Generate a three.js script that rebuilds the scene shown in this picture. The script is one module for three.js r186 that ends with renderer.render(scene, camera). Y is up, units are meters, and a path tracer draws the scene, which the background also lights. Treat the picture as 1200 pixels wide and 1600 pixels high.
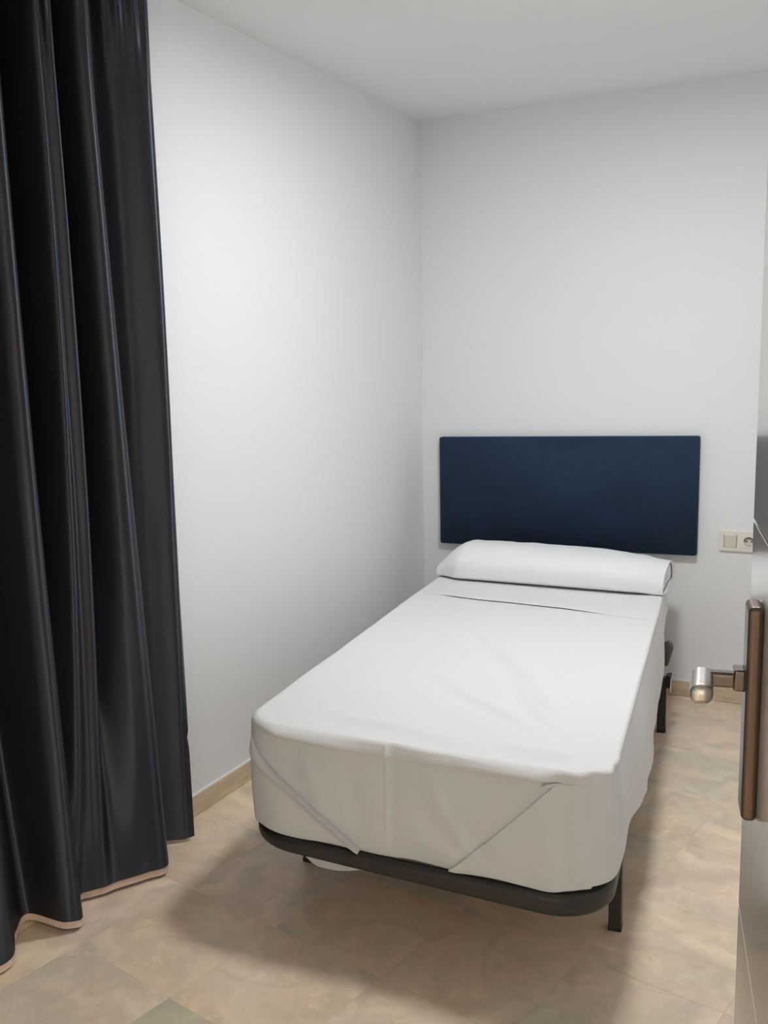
import * as THREE from 'three';
import { RoundedBoxGeometry } from 'three/addons/geometries/RoundedBoxGeometry.js';
import { RectAreaLightUniformsLib } from 'three/addons/lights/RectAreaLightUniformsLib.js';
import { mergeGeometries, mergeVertices, toCreasedNormals } from 'three/addons/utils/BufferGeometryUtils.js';

// ---------------------------------------------------------------- camera, light, exposure
const scene = new THREE.Scene();
scene.background = new THREE.Color(0x050505);
const camera = new THREE.PerspectiveCamera(2 * Math.atan(800 / 1510.72) * 180 / Math.PI, 1200 / 1600, 0.02, 40);
{
  const m = new THREE.Matrix4().set(
    0.889870, -0.051034, 0.453350, 1.898368,
    -0.019241, 0.988641, 0.149059, 1.412051,
    -0.455807, -0.141366, 0.878781, 4.088033,
    0, 0, 0, 1);
  m.decompose(camera.position, camera.quaternion, camera.scale);
  camera.scale.set(1, 1, 1);
}
const renderer = new THREE.WebGLRenderer({ antialias: true });
renderer.toneMapping = THREE.LinearToneMapping;
renderer.toneMappingExposure = 1.0;
renderer.shadowMap.enabled = true;
renderer.shadowMap.type = THREE.PCFSoftShadowMap;
RectAreaLightUniformsLib.init();
const LAMP = { x: 1.21, y: 2.481, z: 1.53, size: 0.24, power: 102, glow: 26, color: new THREE.Color(0.965, 0.985, 1.0) };
const HALL = { x: 2.55, y: 2.481, z: 4.45, size: 0.3, power: 185, glow: 5, color: new THREE.Color(1.0, 0.87, 0.72) };

// ---------------------------------------------------------------- helpers
function rng(seed) { let s = seed >>> 0; return () => { s = (s + 0x6D2B79F5) | 0; let t = Math.imul(s ^ (s >>> 15), 1 | s); t = (t + Math.imul(t ^ (t >>> 7), 61 | t)) ^ t; return ((t ^ (t >>> 14)) >>> 0) / 4294967296; }; }
const clamp = (x, a = 0, b = 1) => Math.min(b, Math.max(a, x));
const sstep = (a, b, x) => { const t = clamp((x - a) / (b - a)); return t * t * (3 - 2 * t); };
const lerp = (a, b, t) => a + (b - a) * t;
const gauss = (x, s) => Math.exp(-x * x / (2 * s * s));
const taken = {};
function numbered(n) { const k = taken[n] = (taken[n] ?? -1) + 1; return k ? n + '_' + String(k).padStart(3, '0') : n; }
function thing(name, label, category, pos = [0, 0, 0], turn = 0) {
  const o = new THREE.Group(); o.name = numbered(name); o.position.set(...pos); o.rotation.y = turn;
  o.userData = { label, category }; scene.add(o); return o;
}
function structure(name, pos = [0, 0, 0]) {
  const o = new THREE.Group(); o.name = name; o.position.set(...pos); o.userData = { kind: 'structure' }; scene.add(o); return o;
}
function part(name, geo, mat, parent, label) {
  const m = new THREE.Mesh(geo, mat); m.name = name; m.castShadow = m.receiveShadow = true;
  if (label) m.userData.label = label; parent.add(m); return m;
}
function box(w, h, d, x, y, z, r = 0) {
  const g = r > 0 ? new RoundedBoxGeometry(w, h, d, 3, r) : new THREE.BoxGeometry(w, h, d);
  g.translate(x, y, z); return g;
}
function merge(list) { return mergeGeometries(list.map((g) => { const n = g.index ? g.toNonIndexed() : g; for (const k of Object.keys(n.attributes)) if (!['position', 'normal', 'uv'].includes(k)) n.deleteAttribute(k); return n; })); }
// a grid of points f(i, j) -> [x, y, z], uv g(i, j)
function gridGeo(ni, nj, f, uv, closeI = false) {
  const P = [], U = [], I = [];
  for (let j = 0; j < nj; j++) for (let i = 0; i < ni; i++) { P.push(...f(i, j)); U.push(...(uv ? uv(i, j) : [i / (ni - 1), j / (nj - 1)])); }
  const ie = closeI ? ni : ni - 1;
  for (let j = 0; j < nj - 1; j++) for (let i = 0; i < ie; i++) {
    const i2 = (i + 1) % ni, a = j * ni + i, b = j * ni + i2, c = (j + 1) * ni + i2, d = (j + 1) * ni + i;
    I.push(a, b, c, a, c, d);
  }
  const g = new THREE.BufferGeometry();
  g.setAttribute('position', new THREE.Float32BufferAttribute(P, 3));
  g.setAttribute('uv', new THREE.Float32BufferAttribute(U, 2));
  g.setIndex(I); g.computeVertexNormals(); return g;
}
// value noise
const perm = (() => { const r = rng(7), p = [...Array(256).keys()]; for (let i = 255; i > 0; i--) { const j = Math.floor(r() * (i + 1)); [p[i], p[j]] = [p[j], p[i]]; } return p; })();
function vnoise(x, y) {
  const xi = Math.floor(x), yi = Math.floor(y), fx = x - xi, fy = y - yi, u = fx * fx * (3 - 2 * fx), v = fy * fy * (3 - 2 * fy);
  const h = (a, b) => perm[(perm[a & 255] + b) & 255] / 255;
  return lerp(lerp(h(xi, yi), h(xi + 1, yi), u), lerp(h(xi, yi + 1), h(xi + 1, yi + 1), u), v);
}
function fbm(x, y, o = 5) { let s = 0, a = 0.5, n = 0; for (let k = 0; k < o; k++) { s += a * vnoise(x, y); n += a; a *= 0.5; x = x * 2.03 + 17.1; y = y * 2.03 + 9.7; } return s / n; }
function dataTex(n, fn, srgb, repeat) {
  const d = new Uint8Array(n * n * 4);
  for (let y = 0; y < n; y++) for (let x = 0; x < n; x++) { const c = fn(x, y), k = (y * n + x) * 4; for (let q = 0; q < 3; q++) d[k + q] = clamp(Math.round(c[q]), 0, 255); d[k + 3] = 255; }
  const t = new THREE.DataTexture(d, n, n); t.wrapS = t.wrapT = THREE.RepeatWrapping; t.magFilter = THREE.LinearFilter; t.minFilter = THREE.LinearMipmapLinearFilter; t.generateMipmaps = true;
  if (srgb) t.colorSpace = THREE.SRGBColorSpace; if (repeat) t.repeat.set(...repeat); t.needsUpdate = true; return t;
}
const lin = (r, g, b) => new THREE.Color().setRGB(r, g, b);

// ---------------------------------------------------------------- materials
const plasterBump = dataTex(512, (x, y) => { const v = 110 + 90 * fbm(x / 9, y / 9, 4); return [v, v, v]; });
const mWall = new THREE.MeshStandardMaterial({ color: lin(0.84, 0.85, 0.86), roughness: 0.9, bumpMap: plasterBump, bumpScale: 0.0004 });
const mCeil = new THREE.MeshStandardMaterial({ color: lin(0.90, 0.91, 0.92), roughness: 0.95 });
const weave = dataTex(256, (x, y) => { const a = (x & 3) < 2, b = (y & 3) < 2; const v = 120 + (a === b ? 40 : -30) + 20 * vnoise(x / 3, y / 3); return [v, v, v]; });
const cotton = dataTex(512, (x, y) => { const v = 120 + 80 * fbm(x / 5, y / 5, 3); return [v, v, v]; });
const mSheet = new THREE.MeshPhysicalMaterial({ color: lin(0.77, 0.775, 0.77), roughness: 0.85, sheen: 0.1, sheenRoughness: 0.6, sheenColor: lin(1, 1, 1), side: THREE.DoubleSide, bumpMap: cotton, bumpScale: 0.0002 });
const mPillow = new THREE.MeshPhysicalMaterial({ color: lin(0.86, 0.865, 0.865), roughness: 0.85, sheen: 0.1, sheenRoughness: 0.6, sheenColor: lin(1, 1, 1), side: THREE.DoubleSide, bumpMap: cotton, bumpScale: 0.0002 });
const mMattress = new THREE.MeshStandardMaterial({ color: lin(0.76, 0.76, 0.75), roughness: 0.9 });
const mSteel = new THREE.MeshStandardMaterial({ color: lin(0.040, 0.038, 0.031), roughness: 0.45, metalness: 0.25 });
const mPlasticBlack = new THREE.MeshStandardMaterial({ color: lin(0.012, 0.012, 0.012), roughness: 0.5 });
const mWood = new THREE.MeshStandardMaterial({ color: lin(0.45, 0.30, 0.17), roughness: 0.6, map: dataTex(256, (x, y) => { const v = 200 + 50 * fbm(x / 60, y / 4, 4); return [v, v * 0.97, v * 0.93]; }, true) });
const mNavy = new THREE.MeshPhysicalMaterial({
  color: lin(1, 1, 1), roughness: 0.92, sheen: 0.25, sheenRoughness: 0.5, sheenColor: lin(0.10, 0.16, 0.24), bumpMap: weave.clone(), bumpScale: 0.0006,
  map: dataTex(512, (x, y) => { const c = fbm(x / 90, y / 60, 4) - 0.5, f = vnoise(x * 0.9, y * 0.9) - 0.5, w = ((x >> 1) + (y >> 1)) & 1 ? 1 : -1; const k = 1 + c * 0.30 + f * 0.16 + w * 0.05; return [25 * k, 48 * k, 72 * k]; }, true),
});
mNavy.bumpMap.repeat.set(9, 4);
const mCurtain = new THREE.MeshPhysicalMaterial({ color: lin(0.0155, 0.0155, 0.0185), roughness: 0.47, ior: 1.65, specularIntensity: 1.0, specularColor: lin(0.78, 0.87, 1.0), anisotropy: 0.95, anisotropyRotation: Math.PI / 2, sheen: 0.15, sheenRoughness: 0.35, sheenColor: lin(0.10, 0.10, 0.13), side: THREE.DoubleSide });
const mLining = new THREE.MeshStandardMaterial({ color: lin(0.66, 0.50, 0.42), roughness: 0.85, side: THREE.DoubleSide });
const mRail = new THREE.MeshStandardMaterial({ color: lin(0.75, 0.75, 0.75), roughness: 0.4 });
const mDoor = new THREE.MeshPhysicalMaterial({ color: lin(0.60, 0.58, 0.56), roughness: 0.3, clearcoat: 1.0, clearcoatRoughness: 0.12 });
const mGroove = new THREE.MeshStandardMaterial({ color: lin(0.75, 0.74, 0.72), roughness: 0.4, metalness: 0.2 });
const mNickel = new THREE.MeshStandardMaterial({ color: lin(0.52, 0.50, 0.46), roughness: 0.32, metalness: 1 });
const mBronze = new THREE.MeshPhysicalMaterial({ color: lin(0.13, 0.092, 0.068), roughness: 0.33, metalness: 0.85 });
const mNeck = new THREE.MeshPhysicalMaterial({ color: lin(0.105, 0.078, 0.062), roughness: 0.25, metalness: 0.9, clearcoat: 1, clearcoatRoughness: 0.06 });
const mIvory = new THREE.MeshStandardMaterial({ color: lin(0.82, 0.785, 0.715), roughness: 0.35 });
const mIvoryDark = new THREE.MeshStandardMaterial({ color: lin(0.72, 0.67, 0.57), roughness: 0.35 });
const mSteelClip = new THREE.MeshStandardMaterial({ color: lin(0.55, 0.55, 0.55), roughness: 0.25, metalness: 1 });

// floor tiles: marbled beige stoneware
function stone(seed, tint) {
  return dataTex(256, (x, y) => {
    const X = x / 256 * 3 + seed * 13.7, Y = y / 256 * 3 + seed * 7.3;
    const wx = fbm(X * 1.1 + 5, Y * 1.1, 4), wy = fbm(X * 1.1, Y * 1.1 + 9, 4);
    const c = fbm(X * 0.7 + wx * 2.2, Y * 1.3 + wy * 2.2, 5) - 0.5, p = fbm(X * 0.6 + 40, Y * 0.6 + 11, 3) - 0.5, f = vnoise(x * 0.7, y * 0.7) - 0.5;
    const vein = Math.max(0, 1 - Math.abs(fbm(X * 1.4 + wy * 1.5, Y * 1.4 + wx * 1.5, 4) - 0.5) * 26) * 0.10 * sstep(0.45, 0.6, wx);
    const speck = vnoise(x * 0.23 + seed * 50, y * 0.23) > 0.985 ? -0.22 : 0;
    const k = 1 + c * 0.26 + f * 0.035 + vein * 0.5 + speck;
    return [tint[0] * k * (1 + p * 0.08), tint[1] * k, tint[2] * k * (1 - p * 0.04)];
  }, true);
}
const tileTints = [[225, 205, 179], [221, 203, 179], [226, 204, 178], [219, 203, 181], [224, 203, 181]];
const mTiles = tileTints.map((t, i) => new THREE.MeshStandardMaterial({ map: stone(i + 1, t), roughness: 0.42 }));
const mTileDark = new THREE.MeshStandardMaterial({ map: stone(9, [197, 183, 157]), roughness: 0.42 });
const mGrout = new THREE.MeshStandardMaterial({ color: lin(0.60, 0.48, 0.36), roughness: 0.6 });
const mSkirt = [[212, 192, 164], [208, 189, 163], [210, 188, 160]].map((t, i) => new THREE.MeshStandardMaterial({ map: stone(i + 20, t), roughness: 0.4 }));
const mCaulk = new THREE.MeshStandardMaterial({ color: lin(0.85, 0.85, 0.84), roughness: 0.7 });

// ---------------------------------------------------------------- the room
const H = 2.481, RX = 2.4, FZ = 3.86, T = 0.12, HZ = 5.4, HX0 = 0.3, HX1 = 2.9;
{
  const uvBox = (w, h, d, x, y, z) => { // uv in metres / 0.6
    const g = new THREE.BoxGeometry(w, h, d); g.translate(x, y, z); const p = g.attributes.position, n = g.attributes.normal, u = g.attributes.uv;
    for (let i = 0; i < p.count; i++) { const nx = Math.abs(n.getX(i)), ny = Math.abs(n.getY(i)); u.setXY(i, (nx > 0.5 ? p.getZ(i) : p.getX(i)) / 0.6, (ny > 0.5 ? p.getZ(i) : p.getY(i)) / 0.6); }
    return g;
  };
  const wall = (name, geos, mat = mWall) => { const m = part(name, geos.length > 1 ? merge(geos) : geos[0], mat, scene); m.userData.kind = 'structure'; return m; };
  wall('wall_left', [uvBox(T, H, FZ + 2 * T, -T / 2, H / 2, FZ / 2)]);
  wall('wall_back', [uvBox(RX + T, H, T, (RX + T) / 2, H / 2, -T / 2)]);
  wall('wall_right', [uvBox(T, H, FZ, RX + T / 2, H / 2, FZ / 2)]);
  // front wall with the doorway the camera stands in
  const D0 = 1.08, D1 = 1.97, DH = 2.08;
  wall('wall_front', [uvBox(D0, H, T, D0 / 2, H / 2, FZ + T / 2), uvBox(RX + T - D1, H, T, (RX + T + D1) / 2, H / 2, FZ + T / 2), uvBox(D1 - D0, H - DH, T, (D0 + D1) / 2, (H + DH) / 2, FZ + T / 2)]);
  wall('ceiling', [uvBox(3.4, T, HZ + 0.5, 1.4, H + T / 2, HZ / 2)], mCeil);
  // hallway behind the doorway
  const z0 = FZ + T;
  wall('wall_hall_left', [uvBox(T, H, HZ - z0, HX0 - T / 2, H / 2, (HZ + z0) / 2)]);
  wall('wall_hall_right', [uvBox(T, H, HZ - z0, HX1 + T / 2, H / 2, (HZ + z0) / 2)]);
  wall('wall_hall_back', [uvBox(HX1 - HX0 + 2 * T, H, T, (HX0 + HX1) / 2, H / 2, HZ + T / 2)]);
  wall('wall_hall_front', [uvBox(HX1 - RX - T, H, T, (HX1 + RX + T) / 2, H / 2, FZ + T / 2)]);
}

// floor: grout bed with single tiles laid at a slant to the walls
{
  const floor = structure('floor');
  part('floor_bed', box(3.5, 0.2, HZ + 0.6, 1.35, -0.1004, HZ / 2), mGrout, floor);
  const P = 0.3425, G = 0.0006, S = P - G, th = 10.6 * Math.PI / 180, ex = [Math.cos(th), Math.sin(th)], ez = [-Math.sin(th), Math.cos(th)];
  const chamfer = (k) => { // bevelled slab, four uv turns
    const a = S / 2, b = a - 0.0003, t = -0.00025, V = [], U = [], N = [];
    const quad = (p, q, r, s) => { for (const v of [p, q, r, p, r, s]) { V.push(...v); const u = v[0] / S + 0.5, w = v[2] / S + 0.5; U.push(...[[u, w], [1 - w, u], [1 - u, 1 - w], [w, 1 - u]][k]); } };
    const c = [[-1, -1], [-1, 1], [1, 1], [1, -1]];
    quad(...c.map(([x, z]) => [x * b, 0, z * b]));
    for (let i = 0; i < 4; i++) { const p = c[i], q = c[(i + 1) % 4]; quad([q[0] * b, 0, q[1] * b], [p[0] * b, 0, p[1] * b], [p[0] * a, t, p[1] * a], [q[0] * a, t, q[1] * a]); quad([q[0] * a, t, q[1] * a], [p[0] * a, t, p[1] * a], [p[0] * a, -0.008, p[1] * a], [q[0] * a, -0.008, q[1] * a]); }
    const g = new THREE.BufferGeometry(); g.setAttribute('position', new THREE.Float32BufferAttribute(V, 3)); g.setAttribute('uv', new THREE.Float32BufferAttribute(U, 2)); g.computeVertexNormals(); return g;
  };
  const geos = [0, 1, 2, 3].map(chamfer), r = rng(41);
  const O = [0.521, 2.533];
  for (let j = -10; j < 11; j++) for (let i = -4; i < 9; i++) {
    const cx = O[0] + ex[0] * (i + 0.5) * P + ez[0] * (j + 0.5) * P, cz = O[1] + ex[1] * (i + 0.5) * P + ez[1] * (j + 0.5) * P;
    const a = r(), b = r(), c = r();
    if (cx < -0.19 || cx > 3.0 || cz < -0.19 || cz > HZ + 0.1) continue;
    const dark = i === 0 && j === 0;
    const m = part(numbered('tile'), geos[Math.floor(a * 4)], dark ? mTileDark : mTiles[Math.floor(b * mTiles.length)], floor);
    m.position.set(cx, (c - 0.5) * 0.0003, cz); m.rotation.y = -th;
  }
}
// baseboards of stoneware strips, white caulk on top
function baseboard(name, length, horizontal) {
  const g = structure(name), L = 0.412, h = 0.066, t = 0.010;
  let k = 0;
  for (let s = 0; s < length - 0.01; s += L, k++) {
    const w = Math.min(L, length - s) - 0.001, geo = new RoundedBoxGeometry(w, h, t, 2, 0.0018);
    const m = part(numbered('skirting_tile'), geo, mSkirt[k % 3], g);
    if (horizontal) m.position.set(s + w / 2 + (horizontal === 1 ? 0.0 : 0), h / 2 + 0.001, t / 2); else { m.rotation.y = Math.PI / 2; m.position.set(t / 2, h / 2 + 0.001, s + w / 2 + 0.0102); }
  }
  const c = horizontal ? box(length, 0.004, 0.007, length / 2, h + 0.0025, 0.0035) : box(0.007, 0.004, length, 0.0035, h + 0.0025, length / 2 + 0.0102);
  part('caulk_line', c, mCaulk, g);
  return g;
}
baseboard('baseboard_left', FZ - 0.011, 0);
baseboard('baseboard_back', RX, 1);

// ---------------------------------------------------------------- lamps
function lampPanel(L, label) {
  const t = thing('ceiling_lamp', label, 'lamp', [L.x, L.y, L.z]);
  const s = L.size;
  part('mount', box(s + 0.004, 0.012, s + 0.004, 0, -0.006, 0, 0.002), mRail, t);
  part('diffuser', box(s, 0.040, s, 0, -0.032, 0, 0.006), new THREE.MeshStandardMaterial({ color: lin(0.9, 0.9, 0.9), roughness: 0.5, emissive: L.color, emissiveIntensity: L.glow }), t);
  const l = new THREE.RectAreaLight(L.color, L.power, s, s); l.position.set(L.x, L.y - 0.054, L.z); l.rotation.x = -Math.PI / 2; l.name = 'panel_light'; scene.add(l);
}
lampPanel(LAMP, 'square white ceiling light panel above the middle of the bed');
lampPanel(HALL, 'square white ceiling light panel in the hallway behind the open door');

// ---------------------------------------------------------------- bed
// bed coordinates: u across (0 at the wall side), y up, w from head to foot; the outline leans a little out of square
const BED = { x: 0.2934, z: 0.3114, turn: 0.1272, skew: 0.09 };
const B = (u, y, w) => [u * (1 + 0.009 * w) - 0.035, y, w + BED.skew * (u - 0.45)];
const bedThing = (name, label, category) => thing(name, label, category, [BED.x, 0, BED.z], BED.turn);
const MB = 0.262, MT = 0.522;                        // mattress underside and top

// outline with rounded corners, counted along its length from the head of the wall side
function outline(u0, u1, w0, w1, rf, rh) {
  const segs = [];
  const line = (a, b) => segs.push({ L: Math.hypot(b[0] - a[0], b[1] - a[1]), f: (t) => [lerp(a[0], b[0], t), lerp(a[1], b[1], t), ...[b[1] - a[1], -(b[0] - a[0])].map((v) => -v / Math.hypot(b[0] - a[0], b[1] - a[1]))] });
  const arc = (c, r, a0, a1) => segs.push({ L: Math.abs(a1 - a0) * r, f: (t) => { const a = lerp(a0, a1, t); return [c[0] + r * Math.cos(a), c[1] + r * Math.sin(a), Math.cos(a), Math.sin(a)]; } });
  line([u0, w0 + rh], [u0, w1 - rf]); arc([u0 + rf, w1 - rf], rf, Math.PI, Math.PI / 2);
  line([u0 + rf, w1], [u1 - rf, w1]); arc([u1 - rf, w1 - rf], rf, Math.PI / 2, 0);
  line([u1, w1 - rf], [u1, w0 + rh]); arc([u1 - rh, w0 + rh], rh, 0, -Math.PI / 2);
  line([u1 - rh, w0], [u0 + rh, w0]); arc([u0 + rh, w0 + rh], rh, -Math.PI / 2, -Math.PI);
  const total = segs.reduce((a, s) => a + s.L, 0), starts = []; let acc = 0; for (const s of segs) { starts.push(acc); acc += s.L; }
  return { total, starts, segs, at(s) { s = ((s % total) + total) % total; let k = segs.length - 1; while (k > 0 && starts[k] > s) k--; return segs[k].f(clamp((s - starts[k]) / segs[k].L)); } };
}
// sweep a closed section (list of [out, y]) round an outline
function sweepOutline(o, n, section) {
  return gridGeo(n, section.length + 1, (i, j) => { const [u, w, nu, nw] = o.at(i / n * o.total), [out, y] = section[j % section.length]; return B(u + nu * out, 0.2525 - (0.2525 - y) * lerp(0.66, 1.04, clamp(u / 0.9)), w + nw * out); }, (i, j) => [i / n * 12, j / section.length], true);
}
function roundRect(w, h, r, n = 5) { const P = []; for (const [cx, cy, a] of [[w / 2 - r, h / 2 - r, 0], [-w / 2 + r, h / 2 - r, 1], [-w / 2 + r, -h / 2 + r, 2], [w / 2 - r, -h / 2 + r, 3]]) for (let k = 0; k <= n; k++) { const t = (a + k / n) * Math.PI / 2; P.push([cx + r * Math.cos(t), cy + r * Math.sin(t)]); } return P; }

{ // frame
  const t = bedThing('single_bed', 'dark grey steel single bed base with rounded rail and square legs under the white sheet', 'bed');
  const o = outline(-0.008, 0.912, -0.10, 1.948, 0.15, 0.05);
  const sec = roundRect(0.034, 0.050, 0.013).map(([a, b]) => [a - 0.017, b + 0.2275]);
  part('rail', sweepOutline(o, 260, sec.slice().reverse()), mSteel, t);
  for (const [u, w] of [[0.893, 1.60], [0.03, 1.60], [0.918, 0.205], [0.03, 0.205]]) {
    const [x, , z] = B(u, 0, w);
    const lg = part('leg', merge([box(0.032, 0.215, 0.032, x, 0.1105, z, 0.003)]), mSteel, t);
    part('foot_cap', box(0.0335, 0.012, 0.0335, x, 0.006, z, 0.002), mPlasticBlack, lg);
  }
  for (let k = 0; k < 13; k++) { // beech slats, sprung upward
    const w = 0.02 + k * 0.148;
    const g = gridGeo(25, 9, (i, j) => { const a = i / 24, q = [[-1, 0], [1, 0], [1, 0], [1, 1], [1, 1], [-1, 1], [-1, 1], [-1, 0], [-1, 0]][j]; return B(lerp(0.012, 0.892, a), 0.2405 + 0.010 * Math.sin(Math.PI * a) + q[1] * 0.008, w + q[0] * 0.034); }, (i, j) => [i / 6, j / 8]);
    part('slat', toCreasedNormals(g, 0.6), mWood, t);
  }
  // mattress stop at the head end, bent flat bar, and the clamp with its white tag on the leg
  const bar = new THREE.Shape(); bar.moveTo(-0.010, 0); bar.lineTo(0.016, 0); bar.lineTo(0.036, 0.072); bar.quadraticCurveTo(0.034, 0.094, 0.016, 0.096); bar.lineTo(-0.009, 0.078); bar.closePath();
  const bg = new THREE.ExtrudeGeometry(bar, { depth: 0.012, bevelEnabled: true, bevelThickness: 0.002, bevelSize: 0.002, bevelSegments: 2 });
  bg.rotateY(-0.5); { const [x, , z] = B(0.921, 0, 0.16); bg.translate(x, 0.255, z); }
  part('mattress_stop', bg, new THREE.MeshStandardMaterial({ color: lin(0.10, 0.09, 0.09), roughness: 0.5 }), t, 'grey tab that keeps the mattress in place');
  const [cx, , cz] = B(0.940, 0, 0.205);
  const clampPart = part('clamp', merge([box(0.016, 0.05, 0.036, cx, 0.205, cz, 0.003), box(0.01, 0.01, 0.05, cx + 0.006, 0.226, cz, 0.002)]), mPlasticBlack, t);
  part('paper_tag', box(0.002, 0.052, 0.016, cx + 0.0095, 0.190, cz + 0.004), mCaulk, clampPart, 'white paper tag');
}
{ // mattress
  const t = bedThing('mattress', 'white single mattress beneath the tight white sheet on the steel bed base', 'mattress');
  const o = outline(0.004, 0.896, -0.075, 1.892, 0.085, 0.05);
  const prof = []; const r = 0.03;
  for (let k = 0; k <= 6; k++) { const a = -Math.PI / 2 + k / 6 * Math.PI / 2; prof.push([-r + r * Math.cos(a), MB + r + r * Math.sin(a)]); }
  for (let k = 0; k <= 6; k++) { const a = k / 6 * Math.PI / 2; prof.push([-r + r * Math.cos(a), MT - r - 0.006 + r * Math.sin(a)]); }
  const n = 220, rows = [[-0.4, MB], ...prof, [-0.4, MT - 0.006]];
  part('cover', gridGeo(n, rows.length, (i, j) => { const [u, w, nu, nw] = o.at(i / n * o.total); let [out, y] = rows[rows.length - 1 - j]; if (out < -0.2) { const mw = clamp(w, 0.4, 1.45); return B(lerp(u, 0.45, 1), y, mw); } return B(u + nu * out, y, w + nw * out); }, null, true), mMattress, t);
}

// ---------------------------------------------------------------- sheet
const SO = outline(-0.020, 0.912, -0.085, 1.906, 0.10, 0.05);
const sFoot0 = SO.starts[2], sFoot1 = SO.starts[3], sRight0 = SO.starts[4], sRight1 = SO.starts[5];
const srAt = (s) => lerp(0.022, 0.0105, sstep(sFoot0 - 0.02, sFoot0 + 0.06, s) * (1 - sstep(sRight1 - 0.02, sRight1, s)));
const SR = 0.024, STOP = 0.5295;                       // edge radius, top height
const lineDist = (px, py, ax, ay, bx, by) => { const dx = bx - ax, dy = by - ay, L = Math.hypot(dx, dy), t = ((px - ax) * dx + (py - ay) * dy) / (L * L); return [t, ((px - ax) * dy - (py - ay) * dx) / L]; };
function topWrinkle(u, w) {
  let d = 0;
  for (const [ax, ay, bx, by, wd, am] of [[0.13, 0.62, 0.48, 1.07, 0.016, 0.0030], [0.44, 1.0, 0.79, 1.66, 0.022, 0.0042], [0.32, 1.34, 0.73, 1.72, 0.018, 0.0026], [0.55, 1.28, 0.77, 1.70, 0.014, 0.0022], [0.1, 1.76, 0.62, 1.85, 0.02, 0.002], [0.62, 1.80, 0.85, 1.83, 0.02, 0.0025]]) {
    const [t, q] = lineDist(u, w, ax, ay, bx, by), f = sstep(-0.02, 0.3, t) * (1 - sstep(0.72, 1.05, t)), q2 = q + 0.012 * Math.sin(t * 5 + ax * 20);
    d += 1.9 * am * f * (gauss(q2, wd) - 0.7 * gauss(q2 + wd * 2.1, wd * 1.2));
  }
  d += 0.005 * (fbm(u * 5 + 3, w * 4, 3) - 0.5);
  return d;
}
const topY = (u, w) => STOP + topWrinkle(u, w);
// lower edge of the sheet round the bed
function hemY(s) {
  const [u, w] = SO.at(s);
  if (s >= sFoot0 - 0.12 && s <= sFoot1 + 0.06) return 0.2570 + 0.002 * Math.sin(u * 31);
  if (s > sFoot1 && s < sRight1) { // drape on the open side
    const K = [[1.95, 0.259], [1.86, 0.266], [1.76, 0.285], [1.62, 0.275], [1.345, 0.235], [1.15, 0.195], [0.95, 0.168], [0.72, 0.16], [0.6, 0.175], [0.52, 0.235], [0.42, 0.285], [0.36, 0.31], [0.30, 0.42], [0.1, 0.44], [-0.1, 0.44]];
    for (let k = 0; k < K.length - 1; k++) if (w <= K[k][0] && w >= K[k + 1][0]) { const t = (K[k][0] - w) / (K[k][0] - K[k + 1][0]); return lerp(K[k][1], K[k + 1][1], t * t * (3 - 2 * t)); }
    return 0.25;
  }
  if (s < sFoot0) return lerp(0.22, 0.246, sstep(sFoot0 - 0.5, sFoot0 - 0.12, s));
  return 0.42;
}
// how far the cloth stands off its outline at height y
function sideOff(s, y, rimmed = true) {
  const [u, w] = SO.at(s), t = clamp((STOP - SR - y) / 0.26);
  let d = 0.006 * Math.sin(Math.PI * clamp(t));
  const onFoot = sstep(sFoot0 - 0.05, sFoot0 + 0.03, s) * (1 - sstep(sFoot1 - 0.03, sFoot1 + 0.05, s));
  if (onFoot > 0) {
    // bunched hem under the top edge, then the tight face
    const wav = 0.6 + 0.25 * Math.sin(u * 9 + 0.7) + 0.5 * (fbm(u * 9, 3.3, 3) - 0.5);
    const span = sstep(0.02, 0.10, u) * (1 - sstep(0.74, 0.82, u)) ;
    if (rimmed) { const c = STOP - 0.026 + 0.004 * Math.sin(u * 8 + 1.5) - 0.003 * u; d += onFoot * span * 0.022 * wav * sstep(c - 0.005, c - 0.0005, y) * (1 - sstep(c + 0.002, c + 0.03, y)); }
    d += onFoot * 0.020 * t;
    // crease hanging from the middle and soft pull lines
    d += onFoot * 0.0040 * gauss(u - 0.388 - 0.01 * t, 0.003) * (1 - sstep(0.75, 1.0, t));
    d -= onFoot * 0.0035 * gauss(u - 0.405, 0.012) * (1 - sstep(0.75, 1.0, t));
    for (const [ax, ay, bx, by, wd, am] of [[0.47, 0.49, 0.62, 0.30, 0.020, 0.005], [0.52, 0.46, 0.66, 0.27, 0.014, -0.004], [0.16, 0.48, 0.24, 0.30, 0.018, 0.003], [0.28, 0.49, 0.33, 0.28, 0.02, -0.003], [0.43, 0.34, 0.60, 0.26, 0.016, 0.004]]) {
      const [tt, q] = lineDist(u, y, ax, ay, bx, by); d += 1.8 * onFoot * am * gauss(q, wd) * sstep(0, 0.3, tt) * (1 - sstep(0.7, 1, tt));
    }
    d += onFoot * 0.007 * (fbm(u * 8, y * 8, 3) - 0.5);
  }
  const onRight = sstep(sFoot1 + 0.05, sFoot1 + 0.25, s) * (1 - sstep(sRight1 - 0.05, sRight1, s));
  if (onRight > 0) { // loose drape with gentle vertical folds
    const drop = clamp((STOP - y) / 0.36);
    d += onRight * drop * (0.019 + 0.008 * Math.sin(w * 6.2 + 0.4) + 0.005 * Math.sin(w * 14 + 2)) ;
  }
  // vertical puckers around the corner nearest the door
  const cn = gauss(s - (sFoot1 + 0.09), 0.06);
  d += cn * 0.006 * Math.sin((s - sFoot1) * 75) * (1 - sstep(0.4, 0.95, t));
  return d;
}
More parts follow.
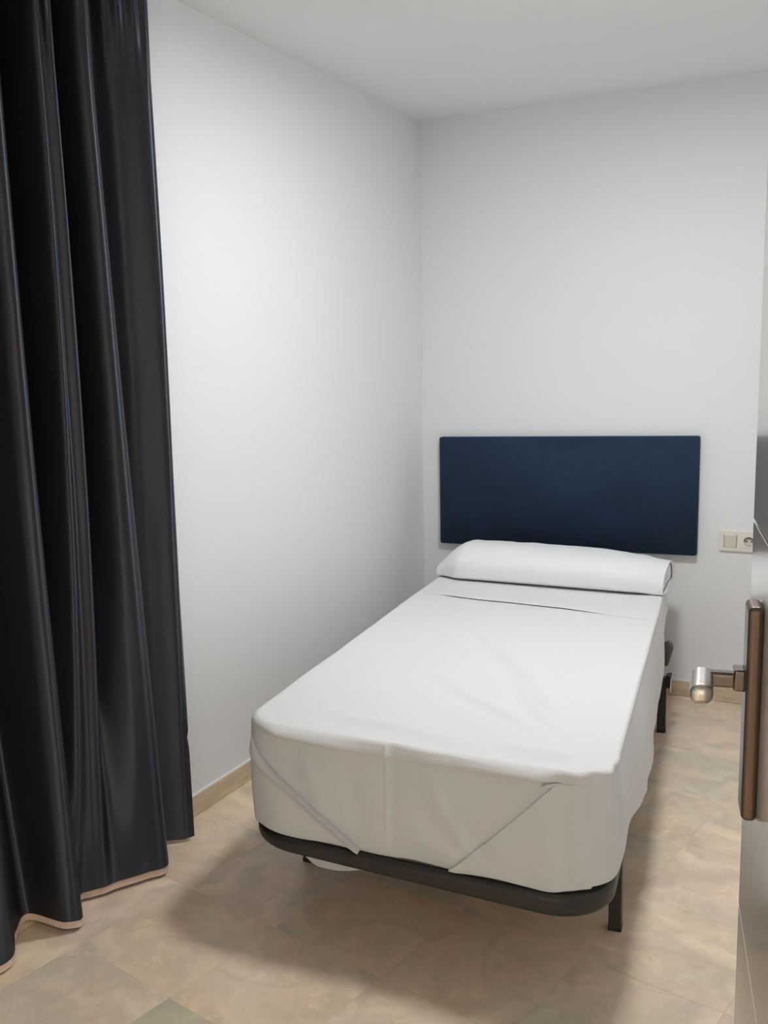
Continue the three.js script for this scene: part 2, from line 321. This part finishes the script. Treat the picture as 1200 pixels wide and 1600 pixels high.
function sidePoint(s, y, off = 0) { const [u, w, nu, nw] = SO.at(s), d = sideOff(s, y) + off; return B(u + nu * d, y, w + nw * d); }
{
  const t = bedThing('bed_sheet', 'tight white cotton sheet tucked over the mattress with folded foot corners', 'sheet');
  // sample the outline more finely at the foot
  const S = []; let s = 0;
  while (s < SO.total - 0.004) { S.push(s); s += s > sFoot0 - 0.2 && s < sFoot1 + 0.25 ? 0.0042 : s > sRight1 + 0.04 ? 0.02 : 0.011; }
  const nA = 64, nB = 16, nC = 60, rows = nA + nB + nC;
  const pt = (i, j) => {
    const ss = S[i], [u, w, nu, nw] = SO.at(ss), hem = hemY(ss), SR = srAt(ss);
    if (j < nA) return sidePoint(ss, j < 34 ? lerp(hem, STOP - SR - 0.034, j / 34) : lerp(STOP - SR - 0.034, STOP - SR, (j - 34) / 30));
    if (j < nA + nB) {
      const a = (j - nA) / nB * Math.PI / 2, out = -SR + SR * Math.cos(a), y = STOP - SR + SR * Math.sin(a), d = sideOff(ss, y) * Math.cos(a * 0.85);
      const uu = u + nu * (out + d), ww = w + nw * (out + d); return B(uu, y + topWrinkle(uu, ww) * sstep(0.4, 1, a), ww);
    }
    const k = (j - nA - nB) / (nC - 1), u0 = u - nu * SR, w0 = w - nw * SR, mu = 0.4505, mw = clamp(w, 0.36, 1.46), uu = lerp(u0, mu, k), ww = lerp(w0, mw, k);
    return B(uu, topY(uu, ww), ww);
  };
  const g = gridGeo(S.length, rows, pt, (i, j) => { const p = pt(i, j); return j < nA + nB ? [S[i] / 0.25, p[1] / 0.25] : [p[0] / 0.25, p[2] / 0.25]; }, true);
  part('cover', g, mSheet, t);
  // hospital corners: a flap of doubled cloth with a slanting folded edge
  const flap = (s0, s1, topOf, ridge, thick) => {
    const n = 130, m = 44;
    const P = (i, j) => {
      const ss = lerp(s0, s1, i / n), th = 0.0075 * thick(ss) - 0.003 * (1 - thick(ss)), yT = topOf(ss), yB = Math.min(hemY(ss), yT - 0.002);
      // j: 0..3 folded rim rising from the face, then the flap itself
      if (j === 0) return sidePoint(ss, yT + 0.0012, 0.0002);
      if (j === 1) return sidePoint(ss, yT + 0.0022, th * 0.55);
      if (j === 2) return sidePoint(ss, yT + 0.0012, th);
      const y = lerp(yT, yB, (j - 3) / (m - 3));
      return sidePoint(ss, y, th + ridge(ss, y));
    };
    return part('corner_fold', gridGeo(n + 1, m + 1, (i, j) => P(n - i, m - Math.min(j, m)), (i, j) => [i / 20, j / 20]), mSheet, t);
  };
  const uAt = (s) => SO.at(s)[0];
  // wall-side corner: edge runs from the top corner down to u = 0.28
  const a0 = sFoot0 - 0.115, a1 = sFoot0 + 0.245;
  flap(a0, a1, (s) => { const k = (s - a0) / (a1 - a0); return lerp(0.505, 0.2570, Math.pow(k, 0.93)); }, (s, y) => {
    const k = (s - a0) / (a1 - a0), [tt, q] = lineDist(k, y, 0.08, 0.45, 0.95, 0.25); return 0.014 * gauss((y - lerp(0.462, 0.255, Math.pow(k, 1.25))), 0.010) * sstep(0.02, 0.25, k) + 0.002 * Math.sin(k * 9 + y * 40) * clamp(k);
  }, (s) => sstep(a0, a0 + 0.06, s));
  // door-side corner: edge runs from u = 0.79 down to u = 0.50
  const b0 = sFoot0 + 0.470, b1 = sFoot1 + 0.06, bm = sFoot1 - 0.02;
  flap(b0, b1, (s) => s < bm ? lerp(0.2570, 0.499, Math.pow((s - b0) / (bm - b0), 1.06)) : lerp(0.499, 0.502, (s - bm) / (b1 - bm)), (s, y) => {
    const k = (s - b0) / (b1 - b0); return 0.004 * gauss(y - lerp(0.25, 0.42, k * 1.25), 0.012) * (1 - sstep(0.35, 0.6, k)) + 0.0018 * Math.sin(s * 60 + y * 12) * sstep(0.4, 0.6, k);
  }, (s) => 1 - sstep(bm - 0.03, b1, s));
  // pinch of cloth where the door-side fold starts
  const pin = gridGeo(20, 12, (i, j) => { const a = i / 19, b = j / 11 * Math.PI; const ss = sFoot1 - 0.052 + a * 0.04, y = 0.490 + 0.012 * a + 0.005 * Math.cos(b) * Math.sin(Math.PI * (0.1 + 0.85 * a)); return sidePoint(ss, y, 0.004 + 0.007 * Math.sin(b) * Math.sin(Math.PI * (0.1 + 0.85 * a))); });
  part('pinched_fold', pin, mSheet, t);
  // turned-down top edge, a flat doubled band with a slanting lip
  const wf = (u) => 0.452 + 0.115 * u + 0.006 * Math.sin(u * 8), ends = (u) => sstep(0.05, 0.17, u) * (1 - sstep(0.60, 0.79, u));
  const n = 120, rowsB = [];
  for (let k = 0; k <= 30; k++) rowsB.push(k / 30);
  const band = gridGeo(n + 1, rowsB.length + 5, (i, j) => {
    const u = lerp(0.016, 0.885, i / n), e = ends(u), lift = 0.0062 * e - 0.0024 * (1 - e);
    if (j <= 30) { const w = lerp(0.17, wf(u), rowsB[j]), f = sstep(0.0, 1, rowsB[j]); return B(u, topY(u, w) + 0.0012 + lift * f * f, w); }
    const a = (j - 30) / 5 * Math.PI, r = lift * 0.36; // folded lip
    return B(u, topY(u, wf(u)) + 0.0012 + lift - r + r * Math.cos(a), wf(u) + r * 1.3 * Math.sin(a));
  }, (i, j) => [i / 30, j / 30]);
  part('turned_down_band', band, mSheet, t, 'folded band below the pillow');
  // tucked end of the sheet showing under the rail near the wall
  const tk = gridGeo(30, 16, (i, j) => { const a = i / 29, u = lerp(0.118, 0.40, a), low = lerp(0.190, 0.160, sstep(0, 0.25, a)) + 0.03 * sstep(0.35, 1, a); const b = j / 15; return B(u, lerp(0.243, low, b), 1.858 + 0.010 * Math.sin(a * 4) + 0.015 * b * b); });
  part('tucked_end', tk, mSheet, t, 'loose end hanging below the steel rail');
}

// ---------------------------------------------------------------- pillow
{
  const t = bedThing('pillow', 'long white pillow in an open-ended case lying at the head of the bed', 'pillow');
  const base = 0.5315, nS = 120, nT = 72;
  const A = -0.012, Bn = 0.926;
  // section at k along the pillow: half depth, height, centre w
  const sec = (k) => {
    const e = 1 - Math.pow(1 - clamp(k / 0.15), 1.9);
    const h = lerp(0.050, 0.138, e) - 0.010 * sstep(0.35, 0.8, k) - 0.026 * Math.pow(clamp((k - 0.7) / 0.3), 1.6);
    const dep = lerp(0.120, 0.172, sstep(0, 0.12, k)) - 0.03 * sstep(0.84, 1.0, k);
    return { h, dep, wc: 0.050 + 0.0 * k };
  };
  const P = (k, th, inset = 0) => {
    const { h, dep, wc } = sec(k), c = Math.cos(th), s = Math.sin(th), n = 0.78;
    let w = wc + (dep - inset) * Math.sign(c) * Math.pow(Math.abs(c), s < 0 ? 0.42 : 0.9), y = Math.sign(s) * Math.pow(Math.abs(s), s > 0 ? n : 0.34);
    const wr = 0.016 * (fbm(k * 7 + 2, th * 1.6 + 4, 4) - 0.5) * (1 - 0.3 * k) + 0.002 * Math.sin(k * 60 + th * 2) * gauss(k - 0.9, 0.05);
    const up = s > 0 ? 0.72 : 0.28; // flatter underneath
    y = base + 0.002 + (h - inset * 2) * 0.28 + inset + y * (h - inset * 2) * up + (s > -0.2 ? wr : 0);
    const u = lerp(A, Bn, k);
    // the near corner of the open end sinks onto the mattress, the far one stands up
    const sag = sstep(0.86, 1, k) * (c > 0 ? -0.012 * c : 0.004 * c);
    return B(u + (k > 0.9 ? (k - 0.9) * 0.25 * -c * 0.6 : 0), Math.max(y + sag, base + (0.0012)), w - BED.skew * 0.0);
  };
  const caseGeo = gridGeo(nT, nS, (i, j) => P(j / (nS - 1), i / nT * 2 * Math.PI), (i, j) => [i / nT * 3, j / nS * 4], true);
  const ends = gridGeo(nT, 2, (i, j) => { const a = P(0, i / nT * 2 * Math.PI); if (!j) { return P(0, -i / nT * 2 * Math.PI); } const b = P(0, -i / nT * 2 * Math.PI); return [b[0] - 0.001, lerp(b[1], 0.556, 1), lerp(b[2], 0.01, 1)]; }, null, true);
  part('pillowcase', caseGeo, mPillow, t);
  part('end_seam', ends, mPillow, t);
  // stitched hem round the open end
  const hem = gridGeo(nT, 6, (i, j) => { const k = 1 - [0.055, 0.05, 0.02, 0.0, 0.0, 0.009][j], inset = [0.0006, -0.0009, -0.0009, -0.0008, 0.001, 0.010][j]; return P(Math.min(1, k), i / nT * 2 * Math.PI, inset); }, null, true);
  part('case_hem', hem, mPillow, t);
  // inner pillow set back inside the case
  const ins = gridGeo(nT, 14, (i, j) => { const q = j / 13, th = i / nT * 2 * Math.PI, a = P(0.978 + 0.014 * Math.sin(q * Math.PI / 2), th, 0.0012); const [, cy, cz] = [0, base + 0.055, B(0.9, 0, 0.05)[2]]; const s = Math.pow(Math.cos(q * Math.PI / 2), 0.45); return [lerp(B(Bn - 0.012, 0, 0)[0], a[0], s), lerp(cy, a[1], s), lerp(cz, a[2], s)]; }, null, true);
  part('inner_pillow', ins, mPillow, t);
}

// ---------------------------------------------------------------- headboard on the back wall
{
  const x0 = 0.098, x1 = 1.247, y0 = 0.604, y1 = 1.0975, d = 0.036;
  const t = thing('headboard', 'navy blue fabric padded headboard panel fixed to the white back wall', 'headboard', [(x0 + x1) / 2, y0, 0]);
  const W = x1 - x0, Hh = y1 - y0, nx = 60, ny = 30;
  // soft-edged panel whose long edges tilt a touch, as in a hand-stretched cover
  const g = new RoundedBoxGeometry(W, Hh, d, 6, 0.009);
  const p = g.attributes.position, u = g.attributes.uv;
  for (let i = 0; i < p.count; i++) {
    const x = p.getX(i), y = p.getY(i), z = p.getZ(i);
    const yy = y + x / W * 0.022 * (y > 0 ? 1 : 1.0) + (y > 0 ? 0.004 * Math.sin(Math.PI * (x / W + 0.5)) : 0);
    p.setXYZ(i, x, yy + Hh / 2, z + d / 2 + (z > 0 ? 0.001 : 0)); u.setXY(i, (x + W / 2) / W, (y + Hh / 2) / W);
  }
  g.computeVertexNormals();
  part('padded_panel', toCreasedNormals(g, 1.2), mNavy, t);
  part('back_board', box(W - 0.03, Hh - 0.05, 0.004, 0, Hh / 2, 0.002), mWood, t);
}

// ---------------------------------------------------------------- switch and socket
{
  const x0 = 1.333, y0 = 0.641, w = 0.154, h = 0.083;
  const t = thing('wall_switch_plate', 'ivory double plate with rocker switch and socket on the back wall beside the headboard', 'switch', [x0 + w / 2, y0, 0]);
  t.rotation.z = 0.006;
  const pl = new THREE.Shape(); const r = 0.006, hw = w / 2; pl.moveTo(-hw + r, 0); pl.lineTo(hw - r, 0); pl.quadraticCurveTo(hw, 0, hw, r); pl.lineTo(hw, h - r); pl.quadraticCurveTo(hw, h, hw - r, h); pl.lineTo(-hw + r, h); pl.quadraticCurveTo(-hw, h, -hw, h - r); pl.lineTo(-hw, r); pl.quadraticCurveTo(-hw, 0, -hw + r, 0);
  const hole = new THREE.Path(); hole.absarc(0.0365, h / 2, 0.0195, 0, Math.PI * 2, true); pl.holes.push(hole);
  part('plate', new THREE.ExtrudeGeometry(pl, { depth: 0.006, bevelEnabled: true, bevelThickness: 0.003, bevelSize: 0.0, bevelOffset: -0.001, bevelSegments: 3, curveSegments: 24 }).translate(0, 0, 0.0005), mIvory, t);
  const rk = new RoundedBoxGeometry(0.047, 0.052, 0.006, 3, 0.002); rk.rotateX(0.05); rk.translate(-0.0345, h / 2, 0.0105);
  part('rocker', rk, mIvoryDark, t, 'beige rocker');
  for (const gx of [-0.0590, -0.0100]) part('rocker_gap', box(0.0014, 0.054, 0.001, gx, h / 2, 0.0097), mBronze, t);
  // square socket insert with a round well, contact clips and pin holes
  const si = new THREE.Shape(); si.moveTo(0.010, 0.0155); si.lineTo(0.063, 0.0155); si.lineTo(0.063, h - 0.0155); si.lineTo(0.010, h - 0.0155); si.closePath(); const sh = new THREE.Path(); sh.absarc(0.0365, h / 2, 0.0185, 0, Math.PI * 2, true); si.holes.push(sh);
  const sock = part('socket', new THREE.ExtrudeGeometry(si, { depth: 0.0012, bevelEnabled: true, bevelThickness: 0.0006, bevelSize: 0.0006, bevelSegments: 2, curveSegments: 28 }).translate(0, 0, 0.0095), mIvory, t);
  part('well', new THREE.CylinderGeometry(0.0186, 0.0186, 0.002, 32).rotateX(Math.PI / 2).translate(0.0365, h / 2, 0.0022), mIvoryDark, sock);
  part('well_rim', new THREE.TorusGeometry(0.0186, 0.0016, 8, 40, Math.PI).translate(0.0365, h / 2, 0.0108), mPlasticBlack, sock, 'dark curved slot');
  part('earth_clip', merge([box(0.005, 0.005, 0.007, 0.0365, h / 2 + 0.0165, 0.0075, 0.001), box(0.005, 0.005, 0.007, 0.0365, h / 2 - 0.0165, 0.0075, 0.001)]), mSteelClip, sock);
  part('pin_hole', new THREE.CylinderGeometry(0.003, 0.003, 0.0012, 16).rotateX(Math.PI / 2).translate(0.027, h / 2, 0.0036), mPlasticBlack, sock);
  part('pin_hole', new THREE.CylinderGeometry(0.003, 0.003, 0.0012, 16).rotateX(Math.PI / 2).translate(0.046, h / 2, 0.0036), mPlasticBlack, sock);
}

// ---------------------------------------------------------------- curtain
{
  const t = thing('curtain', 'floor-length charcoal satin curtain in deep folds hanging along the left wall', 'curtain', [0.075, 0, 2.5]);
  // folds: [z, x] at the top, at mid height and at the hem, and the hem height
  const K = [
    { T: [1.910, 0.080], M: [1.909, 0.092], L: [1.907, 0.105], h: 0.012 },
    { T: [1.965, 0.122], M: [1.945, 0.118], L: [1.938, 0.088], h: 0.012 },
    { T: [2.035, 0.075], M: [2.000, 0.055], L: [1.990, 0.032], h: 0.014 },
    { T: [2.100, 0.018], M: [2.060, 0.018], L: [2.022, 0.060], h: 0.02 },
    { T: [2.208, 0.150], M: [2.160, 0.158], L: [2.098, 0.166], h: 0.030 },
    { T: [2.258, 0.146], M: [2.212, 0.156], L: [2.165, 0.140], h: 0.030 },
    { T: [2.285, 0.018], M: [2.255, 0.040], L: [2.235, 0.102], h: 0.030 },
    { T: [2.325, 0.142], M: [2.296, 0.142], L: [2.272, 0.084], h: 0.030 },
    { T: [2.352, 0.128], M: [2.330, 0.130], L: [2.300, 0.066], h: 0.030 },
    { T: [2.385, 0.144], M: [2.366, 0.146], L: [2.330, 0.052], h: 0.030 },
    { T: [2.418, 0.018], M: [2.410, 0.018], L: [2.368, 0.085], h: 0.030 },
    { T: [2.480, 0.142], M: [2.462, 0.146], L: [2.408, 0.142], h: 0.030 },
    { T: [2.522, 0.144], M: [2.506, 0.146], L: [2.446, 0.122], h: 0.034 },
    { T: [2.560, 0.016], M: [2.552, 0.016], L: [2.475, 0.026], h: 0.050 },
    { T: [2.600, 0.050], M: [2.595, 0.050], L: [2.535, 0.046], h: 0.040 },
    { T: [2.670, 0.145], M: [2.660, 0.145], L: [2.605, 0.108], h: 0.028 },
    { T: [2.710, 0.100], M: [2.705, 0.100], L: [2.680, 0.095], h: 0.028 },
    { T: [2.755, 0.020], M: [2.752, 0.020], L: [2.750, 0.028], h: 0.03 },
    { T: [2.830, 0.135], M: [2.830, 0.135], L: [2.830, 0.130], h: 0.028 },
    { T: [2.905, 0.024], M: [2.905, 0.024], L: [2.915, 0.030], h: 0.03 },
    { T: [2.985, 0.125], M: [2.985, 0.125], L: [2.995, 0.120], h: 0.028 },
    { T: [3.060, 0.035], M: [3.060, 0.035], L: [3.065, 0.045], h: 0.03 },
    { T: [3.110, 0.085], M: [3.110, 0.085], L: [3.120, 0.085], h: 0.03 },
  ];
  const cr = (p0, p1, p2, p3, t) => 0.5 * (2 * p1 + (p2 - p0) * t + (2 * p0 - 5 * p1 + 4 * p2 - p3) * t * t + (3 * p1 - p0 - 3 * p2 + p3) * t * t * t);
  const YT = 2.446, per = 16, n = (K.length - 1) * per + 1, m = 110;
  const lay = (k, y) => { // blend the three sections of one control fold with height
    const a = clamp(y / YT), q = K[clamp(k, 0, K.length - 1)];
    const b = (i) => { const L = q.L[i], M = q.M[i], Tt = q.T[i]; return L * (1 - a) * (1 - 2 * a) + M * 4 * a * (1 - a) + Tt * a * (2 * a - 1); };
    return [b(0), b(1)];
  };
  const point = (i, y, off = 0) => {
    const k = Math.min(Math.floor(i / per), K.length - 2), f = i / per - k;
    const P = [k - 1, k, k + 1, k + 2].map((q) => lay(q, y));
    let z = cr(P[0][0], P[1][0], P[2][0], P[3][0], f), x = cr(P[0][1], P[1][1], P[2][1], P[3][1], f);
    const a = y / YT;
    x += 0.0035 * (fbm(i * 0.06 + 3, y * 1.1 + 4, 3) - 0.5) * 2 * (1 - 0.3 * a);
    x += 0.006 * Math.sin(i * 0.9) * sstep(0.86, 1, a);          // small gathers under the heading
    // slanting pull in the leading edge low down
    const e = gauss(i - 6, 7) * gauss(y - 0.335 - (i - 4) * 0.004, 0.010); x -= 0.006 * e; z += 0.003 * e;
    x += off;
    return [Math.max(x, 0.012) - 0.075, 0, z - 2.5];
  };
  const hemAt = (i) => { const k = Math.min(Math.floor(i / per), K.length - 2), f = i / per - k; return lerp(K[k].h, K[k + 1].h, f * f * (3 - 2 * f)); };
  const outer = gridGeo(n, m, (i, j) => { const y = lerp(hemAt(i), YT, j / (m - 1)), p = point(i, y); p[1] = y; return p; }, (i, j) => [i / per * 0.3, j / 30]);
  part('drape', outer, mCurtain, t);
  // the turned hem and the side hem, a second thickness of cloth
  const low = gridGeo(n, 8, (i, j) => { const y = lerp(hemAt(i) - 0.0008, 0.085, j / 7), p = point(i, y, -0.0025); p[1] = y; return p; });
  part('hem', low, mCurtain, t);
  const lin0 = 3 * per + 10, ln = 16 * per - lin0;
  const lining = gridGeo(ln, 20, (i, j) => { const q = i + lin0, y = lerp(hemAt(q) - 0.020 * sstep(0, 10, i) - 0.0, 0.4, j / 19), p = point(q, y, -0.006 + 0.004 * sstep(0.05, 0.01, y)); p[1] = y; return p; });
  part('lining', lining, mLining, t, 'pale pink lining peeping below the dark hem');
  const tape = gridGeo(n, 6, (i, j) => { const y = lerp(YT - 0.06, YT + 0.003, j / 5), p = point(i, Math.min(y, YT), -0.0035); p[1] = y; return p; });
  part('heading_tape', tape, mCurtain, t);
  const rail = thing('curtain_rail', 'slim white curtain rail fixed under the ceiling along the left wall', 'rail', [0.07, H, 2.52]);
  part('track', merge([box(0.05, 0.006, 1.32, 0, -0.003, 0, 0.001), box(0.005, 0.022, 1.32, -0.022, -0.013, 0, 0.001), box(0.005, 0.022, 1.32, 0.022, -0.013, 0, 0.001)]), mRail, rail);
  for (let k = 0; k < 12; k++) part('glider', box(0.010, 0.024, 0.008, 0, -0.018, -0.58 + k * 0.105, 0.002), mRail, rail);
}

// ---------------------------------------------------------------- open door at the right with its lever handle
{
  // local axes: +a runs from the free edge to the hinges (towards the camera), +n out of the face towards the bed
  const t = structure('door_1', [1.7846, 0, 3.0362]);
  const w = 0.80, h = 2.03, th = 0.035;
  t.rotation.y = Math.atan2(0.2057, 1);                 // local +z points along the leaf to the hinges, local -x out of its face
  t.rotation.order = 'YXZ'; t.rotation.x = 0.011;
  const D = new THREE.Group(); void D;
  // leaf split by shallow horizontal grooves
  const gy = [0.40, 0.825, 1.25, 1.675], bands = [0.008, ...gy, h];
  const core = part('door_leaf', box(th - 0.004, h - 0.008, w, th / 2 + 0.002, (h + 0.008) / 2, w / 2), mGroove, t);
  for (let k = 0; k < bands.length - 1; k++) {
    const lo = bands[k] + (k ? 0.0015 : 0), hi = bands[k + 1] - (k < bands.length - 2 ? 0.0015 : 0);
    part('door_panel', box(0.003, hi - lo, w, 0.0012, (lo + hi) / 2, w / 2, 0.0008), mDoor, t);
  }
  void core;
  // handle set: plate, neck, lever
  const hs = new THREE.Group(); hs.name = 'door_handle'; t.add(hs);
  const pa = 0.112, pw = 0.040, y0 = 0.984, y1 = 1.191, pt = 0.014;
  part('escutcheon', box(pt, y1 - y0, pw, -pt / 2, (y0 + y1) / 2, pa, 0.0055), mBronze, hs);
  const neckGeo = merge([box(0.012, 0.021, 0.021, -pt - 0.004, 1.1165, pa - 0.004, 0.003), box(0.036, 0.0150, 0.014, -pt - 0.022, 1.1150, pa - 0.004, 0.004)]);
  part('neck', neckGeo, mNeck, hs);
  const lv = new RoundedBoxGeometry(0.0200, 0.0185, 0.064, 8, 0.0082);
  { // the grip swells a little, stands off towards its tip and droops at the very end
    const p = lv.attributes.position;
    for (let i = 0; i < p.count; i++) { const z = p.getZ(i) + 0.033, k = z / 0.066, f = 1 + 0.06 * Math.sin(Math.PI * k); p.setXYZ(i, p.getX(i) * f - 0.0505 - 0.0040 * k, p.getY(i) * f + 1.1152 + 0.000 * k, z + pa - 0.014); }
    lv.computeVertexNormals();
  }
  part('lever', lv, mNickel, hs, 'satin nickel lever');
}

renderer.render(scene, camera);
